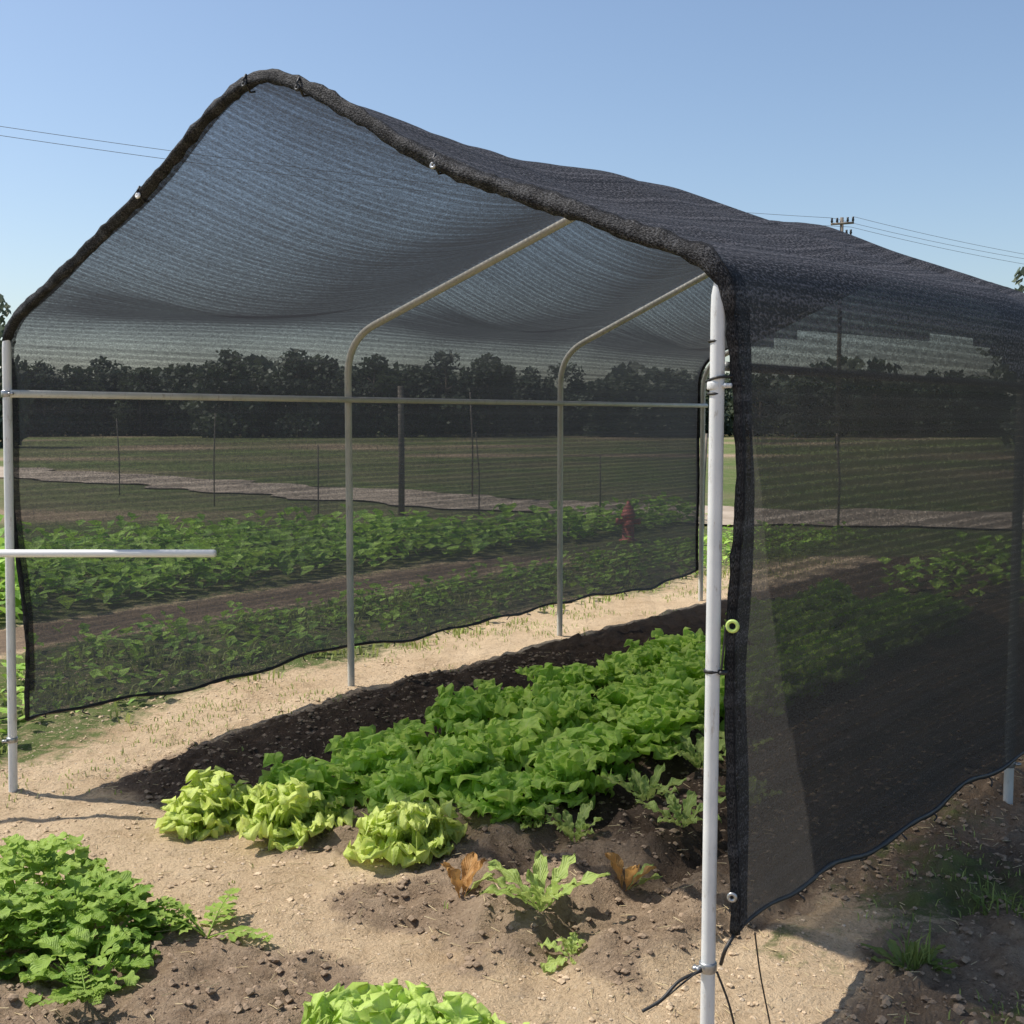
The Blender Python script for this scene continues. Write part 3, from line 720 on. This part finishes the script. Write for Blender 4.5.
# ---------------------------------------------------------------- trees
def tree_parts(h,seed):
    random.seed(seed)
    A=Acc(); lean=U(-.3,.3)
    V,F=tube([(0,0,-.2),(lean*.2,0,h*.2),(lean*.5,.1,h*.45),(lean,.1,h*.8)],[h*.03,h*.024,h*.018,h*.006],8); A.add(V,F)
    cl=[]
    for k in range(15):
        az=U(0,6.3); z=h*U(.22,.83); r=h*U(.12,.36)*(1.1-abs(z/h-.5)); p=(r*math.cos(az)+lean*.5,r*math.sin(az),z)
        V,F=tube([(lean*.4,0,max(z-h*.12,.3)),((p[0]+lean*.4)/2,p[1]/2,z-h*.04),p],[h*.012,h*.008,h*.003],6); A.add(V,F)
        cl.append((p,h*U(.12,.2)))
    cl.append(((lean,0,h*.84),h*.14))
    for k in range(5): az=U(0,6.3); cl.append(((.22*h*math.cos(az),.2*h*math.sin(az),h*.13),h*.18))
    C=Acc()
    for (p,r) in cl:
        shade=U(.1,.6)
        for i in range(130):
            d=Vector((random.gauss(0,1),random.gauss(0,1),random.gauss(0,1))).normalized()*r*U(.35,1.1); d.z*=.8
            q=Vector(p)+d; s=h*U(.014,.032); u=Vector((U(-1,1),U(-1,1),U(-1,1))).normalized(); w=u.orthogonal().normalized()
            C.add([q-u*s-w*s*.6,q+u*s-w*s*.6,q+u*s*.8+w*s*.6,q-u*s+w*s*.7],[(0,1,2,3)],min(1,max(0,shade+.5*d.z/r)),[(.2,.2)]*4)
    return A,C
proto=[]
for k in range(5):
    A,C=tree_parts(7.5,100+k); t=A.obj("trunk",M_bark); c=C.obj("crown",M_tree,smooth=False); proto.append((t,c))
random.seed(33)
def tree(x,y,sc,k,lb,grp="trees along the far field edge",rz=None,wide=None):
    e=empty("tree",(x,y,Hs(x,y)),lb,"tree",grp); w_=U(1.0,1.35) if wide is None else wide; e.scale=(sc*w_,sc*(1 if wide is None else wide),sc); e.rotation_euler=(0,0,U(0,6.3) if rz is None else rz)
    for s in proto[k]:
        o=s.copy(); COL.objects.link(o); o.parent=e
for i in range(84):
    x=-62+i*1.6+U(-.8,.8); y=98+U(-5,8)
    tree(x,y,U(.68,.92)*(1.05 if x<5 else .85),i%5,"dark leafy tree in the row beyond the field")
tree(-27.2,62,1.12,1,"leafy tree standing behind the net tunnel","trees near the fields",.3,.7)
tree(24.9,54.5,1.16,3,"leafy tree standing beyond the tunnel","trees near the fields",.5,.8)
for t,c in proto: bpy.data.objects.remove(t); bpy.data.objects.remove(c)
C=Acc()
for i in range(12000):
    x=U(-90,110); y=112+U(-3,6); ht=5.8+2.2*nse(x,0,.11,3)+1.0*nse(x,3,.4,1); z=ht*U(0,1)**.8; s=U(.3,.65)
    u=Vector((U(-1,1),U(-1,1),U(-1,1))).normalized(); w=u.orthogonal().normalized(); q=Vector((x,y,z))
    C.add([q-u*s-w*s*.6,q+u*s-w*s*.6,q+u*s*.8+w*s*.6,q-u*s+w*s*.7],[(0,1,2,3)],U(.1,.8),[(.2,.2)]*4)
o=C.obj("distant_wood",M_tree,smooth=False); o["kind"]="stuff"; top(o,"dark far-off wood along the horizon","wood")
# ---------------------------------------------------------------- utility poles and wires
Pp=[(-30,36,12.5),(16.1,59.5,11.2),(62,83,11.2)]
cr_=Vector((.9,-.43,0))
for i,(x,y,z) in enumerate(Pp[:2]):
    e=empty("utility_pole",(x,y,0),"wooden utility pole with crossarms and insulators","utility pole","utility poles along the field")
    V,F=tube([(0,0,-.3),(0,0,z+.15)],[.12,.085],12); mesh_obj("pole_shaft",V,F,M_wood,e)
    for zz,wl in ((z-.15,.55),(z-.75,.45)):
        V,F=tube([cr_*-wl+Vector((0,-.1,zz)),cr_*wl+Vector((0,-.1,zz))],.06,6); mesh_obj("crossarm",V,F,M_wood,e)
        for s in (-1,-.5,.5,1):
            V,F=tube([cr_*wl*s*.92+Vector((0,-.1,zz+.05)),cr_*wl*s*.92+Vector((0,-.1,zz+.12)),cr_*wl*s*.92+Vector((0,-.1,zz+.2)),cr_*wl*s*.92+Vector((0,-.1,zz+.28))],[.03,.07,.05,.06],8); mesh_obj("insulator",V,F,M_black,e)
for (i0,i1,sag) in ((0,1,.75),(1,2,1.5)):
    for off,zz in ((-.5,0),(.5,-.0),(.42,-.5)):
        if i0==0 and off==.5: continue
        A0=Vector(Pp[i0]);A1_=Vector(Pp[i1]); path=[]
        for k in range(41):
            t=k/40; p=A0.lerp(A1_,t)+cr_*off+Vector((0,-.1,zz+.15)); p.z-=sag*4*t*(1-t); path.append(p)
        V,F=tube(path,.010,5); o=mesh_obj("power_line",V,F,M_wire); top(o,"thin dark overhead power line against the sky","power line","power lines between the poles")
# ---------------------------------------------------------------- light
sd=Vector((-.635,.157,1)).normalized()
sl=bpy.data.lights.new("sun",'SUN'); sl.energy=5.0; sl.angle=math.radians(.5); sl.color=(1,.94,.85)
so_=bpy.data.objects.new("sun",sl); so_.rotation_euler=(-sd).to_track_quat('-Z','Y').to_euler(); COL.objects.link(so_)
w=bpy.data.worlds.new("World"); S.world=w; w.use_nodes=True; nt=w.node_tree
bg=nt.nodes['Background']; sk=nt.nodes.new('ShaderNodeTexSky'); sk.sky_type='NISHITA'; sk.sun_disc=False
sk.sun_elevation=math.asin(sd.z); sk.sun_rotation=math.atan2(sd.x,sd.y); sk.air_density=1.0; sk.dust_density=1.2; sk.ozone_density=1.8
nt.links.new(sk.outputs[0],bg.inputs[0]); bg.inputs[1].default_value=.15
# ---------------------------------------------------------------- camera
cam=bpy.data.cameras.new("camera"); cam.lens=1200/1024*36; cam.sensor_width=36; cam.clip_end=4000
co=bpy.data.objects.new("camera",cam); co.location=(0,0,1.6); co.rotation_euler=(math.radians(90-4.48),0,0); COL.objects.link(co); S.camera=co
